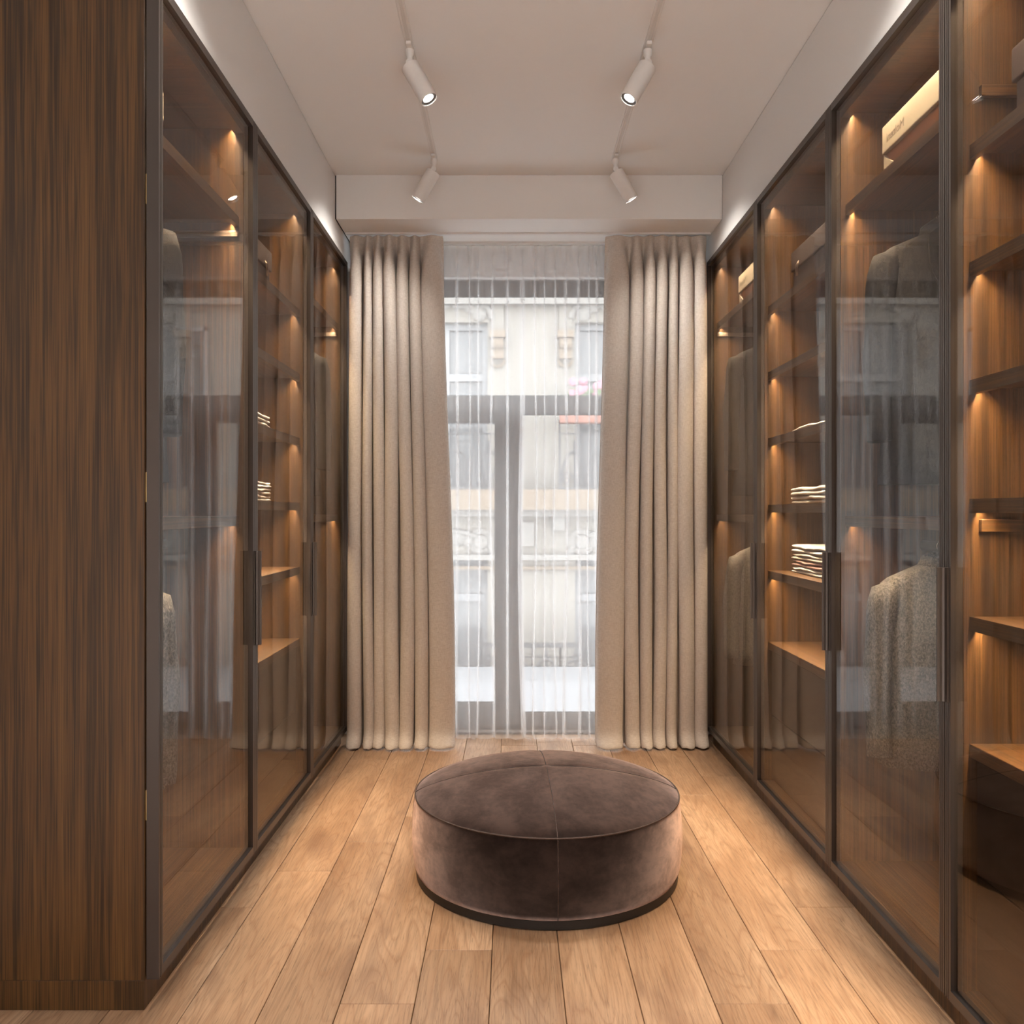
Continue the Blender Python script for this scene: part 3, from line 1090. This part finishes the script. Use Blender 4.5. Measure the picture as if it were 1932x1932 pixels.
def plum_box(s, yfar, label, xoff=.065, ln=.36):
    xf = XR if s > 0 else XL
    x0 = (xf + s * xoff) * U
    x1 = x0 + s * .30
    y1 = yfar * U
    y0 = y1 - ln * U
    zb, zt = Z(.712 + DZS[s]) + .0005, Z(.864)
    zl = Z(.800)
    root = thing('storage_box', ((x0 + x1) / 2, (y0 + y1) / 2, zb), label, 'box', 'dark plum boxes')
    MB().box(x0 + s * .008, x1 - s * .008, y0 + .008, y1 - .008, zb, zl).build('body', 'box_plum', root, bevel=.003, segs=2)
    MB().box(x0, x1, y0, y1, zl, zt).build('lid', 'box_plum', root, bevel=.004, segs=2)
    yt = y1 - .105
    ts = thing  # tassel: a cord loop with two hanging ends
    t = MB()
    t.tube([(x0 - s * .002, yt, zl + .020), (x0 - s * .008, yt - .010, zl + .004), (x0 - s * .006, yt + .006, zl - .018)], .0022, 6)
    t.tube([(x0 - s * .002, yt, zl + .020), (x0 - s * .010, yt + .012, zl + .006), (x0 - s * .006, yt + .022, zl - .026)], .0022, 6)
    for q in range(6):
        t.tube([(x0 - s * .006, yt + .006, zl - .016), (x0 - s * .004 - s * .001 * q, yt + .002 + .003 * q, zl - .040)], .0011, 5)
    t.build('tassel', 'tassel', root, smooth='all')


plum_box(1, RY[3] - .095, 'dark plum box with tassel, upper shelf of the right towel wardrobe')
plum_box(-1, LY[2] - .175, 'dark plum box with tassel, upper shelf in the left row')
plum_box(1, RY[1] - .063, 'dark plum box at the upper right edge of the picture')

# ------------------------------------------------------------------ folded towels
def folded(s, yfar, z0, th, mat, label, group, seed, xoff=.062, ln=.30, dp=.26, layers=2):
    """One cloth folded over: rounded layers, edges towards the aisle."""
    rnd = random.Random(seed)
    xf = XR if s > 0 else XL
    y1 = yfar * U
    root = MB()
    lt = th / layers
    for l in range(layers):
        z = z0 + lt * l
        x0 = (xf + s * xoff) * U + s * rnd.uniform(0, .006)
        rings = []
        ny, nx = 20, 10
        for i in range(ny + 1):
            t = i / ny
            yy = y1 - ln * t
            end = min(1, (min(t, 1 - t) * 12) + .25) ** .5
            wz = .0022 * math.sin(9 * t + seed + l) + .0014 * math.sin(23 * t + l * 2)
            wx = .004 * math.sin(7 * t + seed * 2 + l) + .006 * (1 - end)
            hh = lt * (.5 if l < layers - 1 else .5) * end * .96
            zc = z + lt * .5 + (wz if l else wz * .3)
            ring = []
            for k in range(2 * nx):
                a = 2 * math.pi * k / (2 * nx)
                c_, s_ = math.cos(a), math.sin(a)
                px = (dp / 2) * math.copysign(abs(c_) ** .16, c_)
                pz = hh * math.copysign(abs(s_) ** .55, s_)
                ring.append((x0 + s * (dp / 2 + wx) + px, yy, max(z0, zc + pz)))
            rings.append(ring)
        root.loft(rings)
    o = root.build('folded_towel', mat, None, smooth='all')
    return tag(o, label, 'towel', group)


def pile(s, yfar, shelf_i, specs, where, group, **k):
    z = Z(SH_Z[shelf_i] + DZS[s] + .027) + .0003
    pos = {1: [''], 2: ['lower ', 'upper '], 3: ['bottom ', 'middle ', 'top '], 4: ['bottom ', 'second lowest ', 'second from top ', 'top ']}[len(specs)]
    for i, (th, mat, look) in enumerate(specs):
        folded(s, yfar, z, th, mat, f'{pos[i]}{look} folded towel, {where}', group, seed=i * 3 + shelf_i + len(where), **k)
        z += th + .0012


C, D_, R_ = 'towel_cream', 'towel_sand', 'towel_rose'
pile(1, RY[3] - .100, 2, [(.030, C, 'thin cream')], 'third shelf of the right towel wardrobe', 'towels in the right towel wardrobe', ln=.42)
pile(1, RY[3] - .100, 3, [(.034, C, 'cream'), (.034, C, 'cream')], 'eye-level shelf of the right towel wardrobe', 'towels in the right towel wardrobe', ln=.42)
pile(1, RY[3] - .100, 4, [(.027, C, 'ivory'), (.027, R_, 'rose'), (.027, D_, 'sand-coloured'), (.034, C, 'white')], 'tall pile of the right towel wardrobe', 'towels in the right towel wardrobe', ln=.42)
pile(-1, LY[2] - .190, 2, [(.034, C, 'cream'), (.034, C, 'cream')], 'third shelf in the left row', 'towels in the left row', ln=.34)
pile(-1, LY[2] - .190, 3, [(.027, C, 'cream'), (.027, C, 'cream'), (.027, C, 'cream')], 'eye-level shelf in the left row', 'towels in the left row', ln=.34)
pile(1, RY[1] - .030, 2, [(.036, C, 'cream')], 'third shelf at the right picture edge', 'towels at the right picture edge', xoff=.115, ln=.30)
pile(1, RY[1] - .030, 3, [(.034, C, 'cream'), (.034, D_, 'sand-coloured')], 'eye-level shelf at the right picture edge', 'towels at the right picture edge', xoff=.115, ln=.30)
pile(1, RY[1] - .030, 4, [(.030, C, 'cream'), (.030, D_, 'sand-coloured'), (.036, C, 'white')], 'pile at the right picture edge', 'towels at the right picture edge', xoff=.110, ln=.30)

# ------------------------------------------------------------------ the house across the street
YFAC = 15.5
PX = F / YFAC                 # picture pixels per metre out there


def fx(px): return (px - 966) / PX
def fz(py): return U + (966 - py) / PX


struct(MB().box(-25, 25, YO * U + .02, YFAC + 1.0, -6.2, -6.0).build('ground_street', 'pavement'))
fac = thing('apartment_facade', (0, YFAC, -6.0), 'cream stone apartment house with wrought-iron balconies across the street', 'building')
BAY, HALF = 325, 80           # bay spacing and half width in picture pixels
centres = [840 + BAY * i for i in range(-3, 5)]
ZTOP, ZBOT = fz(430), -6.0
floors = [(608, 925), (1052, 1300)]   # window heads and feet, picture pixels
# the wall: piers and spandrels round the openings
wl = MB()
edges = [-9.0] + [v for c in centres for v in (fx(c - HALF), fx(c + HALF))] + [13.0]
edges[0] = edges[1] - 1.2; edges[-1] = edges[-2] + 1.2
for i in range(0, len(edges), 2):
    wl.box(edges[i], edges[i + 1], YFAC, YFAC + .5, ZBOT, ZTOP)
for c in centres:
    zz = [ZTOP] + [v for f_ in floors for v in (fz(f_[0]), fz(f_[1]))] + [ZBOT]
    for i in range(0, len(zz), 2):
        wl.box(fx(c - HALF), fx(c + HALF), YFAC, YFAC + .5, zz[i + 1], zz[i])
wl.build('wall', 'stone_cream', fac)
for c in centres:
    for fi, (h0, h1) in enumerate(floors):
        x0, x1, z1, z0 = fx(c - HALF), fx(c + HALF), fz(h0), fz(h1)
        wmb = MB()
        t = .10
        for q in ((x0, x0 + t, z0, z1), (x1 - t, x1, z0, z1), ((x0 + x1) / 2 - t * .6, (x0 + x1) / 2 + t * .6, z0, z1), (x0, x1, z1 - t, z1), (x0, x1, z0 + (z1 - z0) * .66, z0 + (z1 - z0) * .66 + .13)):
            hz = (q[1] - q[0]) > 1.0
            wmb.box(q[0], q[1], YFAC + (.228 if hz else .22), YFAC + (.292 if hz else .30), q[2], q[3])
        wo = wmb.build('window', 'facade_white', fac)
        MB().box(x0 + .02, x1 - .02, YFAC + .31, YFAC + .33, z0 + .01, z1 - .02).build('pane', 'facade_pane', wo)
        # carved head over the window
        oh = MB()
        for q in range(9):
            a = math.pi * q / 8
            oh.lathe([(0, -.05), (.10, -.04), (.13, 0), (.07, .05), (0, .06)], ((x0 + x1) / 2 - math.cos(a) * .62, YFAC - .04, z1 + .14 + .22 * math.sin(a)), (0, -1, 0), 9)
        oh.tube([((x0 + x1) / 2 - math.cos(math.pi * q / 14) * .85, YFAC - .03, z1 + .06 + .42 * math.sin(math.pi * q / 14)) for q in range(15)], .06, 6)
        oh.build('carved_head', 'stone_pale', fac, smooth=True)
# louvred shutters, folded open beside some bays
for c in (centres[0], centres[1], centres[5], centres[6]):
    for sg in (-1, 1):
        h0, h1 = floors[0]
        x0 = fx(c + sg * (HALF + 2)); x1 = fx(c + sg * (HALF + 62))
        x0, x1 = min(x0, x1), max(x0, x1)
        z1, z0 = fz(h0 + 10), fz(h1)
        s_ = MB()
        for q in ((x0, x0 + .07, z0, z1), (x1 - .07, x1, z0, z1), (x0, x1, z1 - .08, z1), (x0, x1, z0, z0 + .08), (x0, x1, (z0 + z1) / 2 - .04, (z0 + z1) / 2 + .04)):
            s_.box(q[0], q[1], YFAC - .06, YFAC - .01, q[2], q[3])
        so = s_.build('shutter', 'facade_white', fac)
        n = 22
        for i in range(n):
            zc = z0 + .10 + (z1 - z0 - .2) * (i + .5) / n
            MB().box(x0 + .07, x1 - .07, YFAC - .055, YFAC - .02, zc - .035, zc + .025).build('slat', 'shutter_grey', so)
# string courses and cornices
for (p0, p1, dp, mat, nm) in ((925, 962, .55, 'stone_tan', 'balcony_slab'), (962, 974, .30, 'stone_pale', 'moulding'), (1046, 1056, .16, 'stone_pale', 'moulding'),
                              (1068, 1074, .08, 'stone_tan', 'moulding'), (560, 578, .20, 'stone_pale', 'moulding'), (1274, 1296, .78, 'stone_pale', 'balcony_slab')):
    MB().box(edges[0], edges[-1], YFAC - dp, YFAC, fz(p1), fz(p0)).build(nm, mat, fac)
# brackets with swags on the piers, pilaster strips
for c in [840 + BAY * i + BAY / 2 for i in range(-3, 4)]:
    for sg in (-1, 1):
        xp = c + sg * 64
        b_ = MB()
        b_.box(fx(xp - 15), fx(xp + 15), YFAC - .22, YFAC, fz(640), fz(627))
        b_.box(fx(xp - 12), fx(xp + 12), YFAC - .16, YFAC, fz(658), fz(640))
        b_.lathe([(0, -.12), (.11, -.10), (.12, .10), (0, .12)], (fx(xp), YFAC - .10, fz(650)), (1, 0, 0), 12)
        b_.box(fx(xp - 12), fx(xp + 12), YFAC - .12, YFAC, fz(678), fz(660))
        b_.build('bracket', 'stone_tan', fac)
        g_ = MB()
        g_.tube([(fx(xp) + .12 * math.cos(math.pi + math.pi * q / 8), YFAC - .05, fz(680) + .12 * math.sin(math.pi + math.pi * q / 8)) for q in range(9)], .025, 6)
        g_.build('swag', 'stone_tan', fac, smooth=True)
        MB().box(fx(xp - 12), fx(xp + 12), YFAC - .05, YFAC, fz(625), fz(570)).build('pilaster', 'stone_cream', fac)
    # frieze block under the balcony
    MB().box(fx(c + 40), fx(c + 62), YFAC - .18, YFAC, fz(1000), fz(962)).build('console', 'stone_pale', fac)
    MB().box(fx(c - 30), fx(c + 5), YFAC - .10, YFAC, fz(1030), fz(985)).build('frieze_panel', 'stone_pale', fac)
    ro = MB()
    for dx in (-95, 95):
        ro.lathe([(0, -.02), (.22, -.02), (.24, .04), (.14, .06), (.12, .12), (0, .13)], (fx(c + dx), YFAC, fz(1022)), (0, -1, 0), 18)
    ro.build('rosette', 'stone_pale', fac, smooth=True)


def railing(x0, x1, zb, zt, y):
    """Wrought-iron balcony front: rails, posts, scrolls and spear heads."""
    r = MB()
    r.box(x0, x1, y - .03, y + .03, zt - .08, zt)
    r.box(x0, x1, y - .02, y + .02, zb, zb + .04)
    r.box(x0, x1, y - .015, y + .015, zt - .26, zt - .235)
    ro = r.build('railing', 'wrought_iron', fac)
    n = max(2, round((x1 - x0) / .55))
    w_ = (x1 - x0) / n
    H_ = zt - zb
    for i in range(n):
        xa = x0 + w_ * i
        xm = xa + w_ / 2
        m_ = MB()
        m_.box(xa - .018, xa + .018, y - .018, y + .018, zb, zt)
        for sg in (-1, 1):
            m_.tube([(xm + sg * (w_ * .46) * math.cos(math.radians(a)), y, zb + .03 + H_ * .52 * math.sin(math.radians(a))) for a in range(0, 91, 9)], .024, 5)
            sp_ = []
            for q in range(22):
                a = q / 21 * 2.6 * math.pi
                rr_ = .13 * (1 - q / 24)
                sp_.append((xm + sg * (.14 - rr_ * math.cos(a) * .8), y, zb + .18 + rr_ * math.sin(a)))
            m_.tube(sp_, .022, 5)
        m_.tube([(xm, y, zb), (xm, y, zb + H_ * .70)], .024, 5)
        m_.lathe([(0, 0), (.05, .06), (.018, .12), (.04, .16), (0, .26)], (xm, y, zb + H_ * .48), (0, 0, 1), 6)
        m_.build('scrollwork', 'wrought_iron', ro)
    m_ = MB().box(x1 - .018, x1 + .018, y - .018, y + .018, zb, zt)
    m_.build('end_post', 'wrought_iron', ro)


RB, RT = U - 321 * (YFAC - .7) / F, U - 247 * (YFAC - .7) / F      # foot and top rail of the lower balconies
for c in centres[1:7]:
    railing(fx(c - 112), fx(c + 112), fz(925), fz(797), YFAC - .50)
    railing(fx(c - 112), fx(c + 112), RB, RT, YFAC - .70)
railing(fx(centres[3] + 112), fx(centres[4] - 112), RB, RT, YFAC - .70)
# pale terrace parapet in front of the house
para = MB().box(edges[0], edges[-1], YFAC - 2.4, YFAC - 1.1, ZBOT, U - 321 * (YFAC - 2.4) / F)
tag(para.build('terrace_wall', 'awning_white'), 'plain white terrace wall below the balconies outside', 'wall')
# flower box on the balcony
yb_ = YFAC - .62
fb = thing('flower_box', (fx(1105), yb_, fz(800)), 'terracotta flower box with pink blooms on the balcony outside', 'flower box')
MB().box(fx(1052), fx(1160), yb_ - .12, yb_ + .08, fz(806), fz(778)).build('planter', 'terracotta', fb, bevel=.02)
rnd = random.Random(4)
lf, pt = MB(), MB()
for i in range(70):
    x, z = fx(rnd.uniform(1066, 1150)), fz(rnd.uniform(745, 779))
    y = yb_ + rnd.uniform(-.12, .08)
    a = rnd.uniform(0, math.pi)
    d1 = Vector((math.cos(a), rnd.uniform(-.5, .5), math.sin(a))) * .07
    d2 = Vector((-math.sin(a), rnd.uniform(-.5, .5), math.cos(a))) * .04
    p = Vector((x, y, z))
    lf.add([p - d1, p + d2, p + d1, p - d2], [(0, 1, 2, 3)])
for i in range(16):
    c = (fx(rnd.uniform(1074, 1148)), yb_ + rnd.uniform(-.12, .06), fz(rnd.uniform(727, 752)))
    pt.lathe([(0, -.06), (.07, -.04), (.085, .01), (.05, .05), (0, .06)], c, (rnd.uniform(-.3, .3), -1, rnd.uniform(-.3, .5)), 8)
tag(lf.build('foliage', 'leaf_green', fb), kind='stuff')
pt.build('blossoms', 'petal_pink', fb, smooth=True)
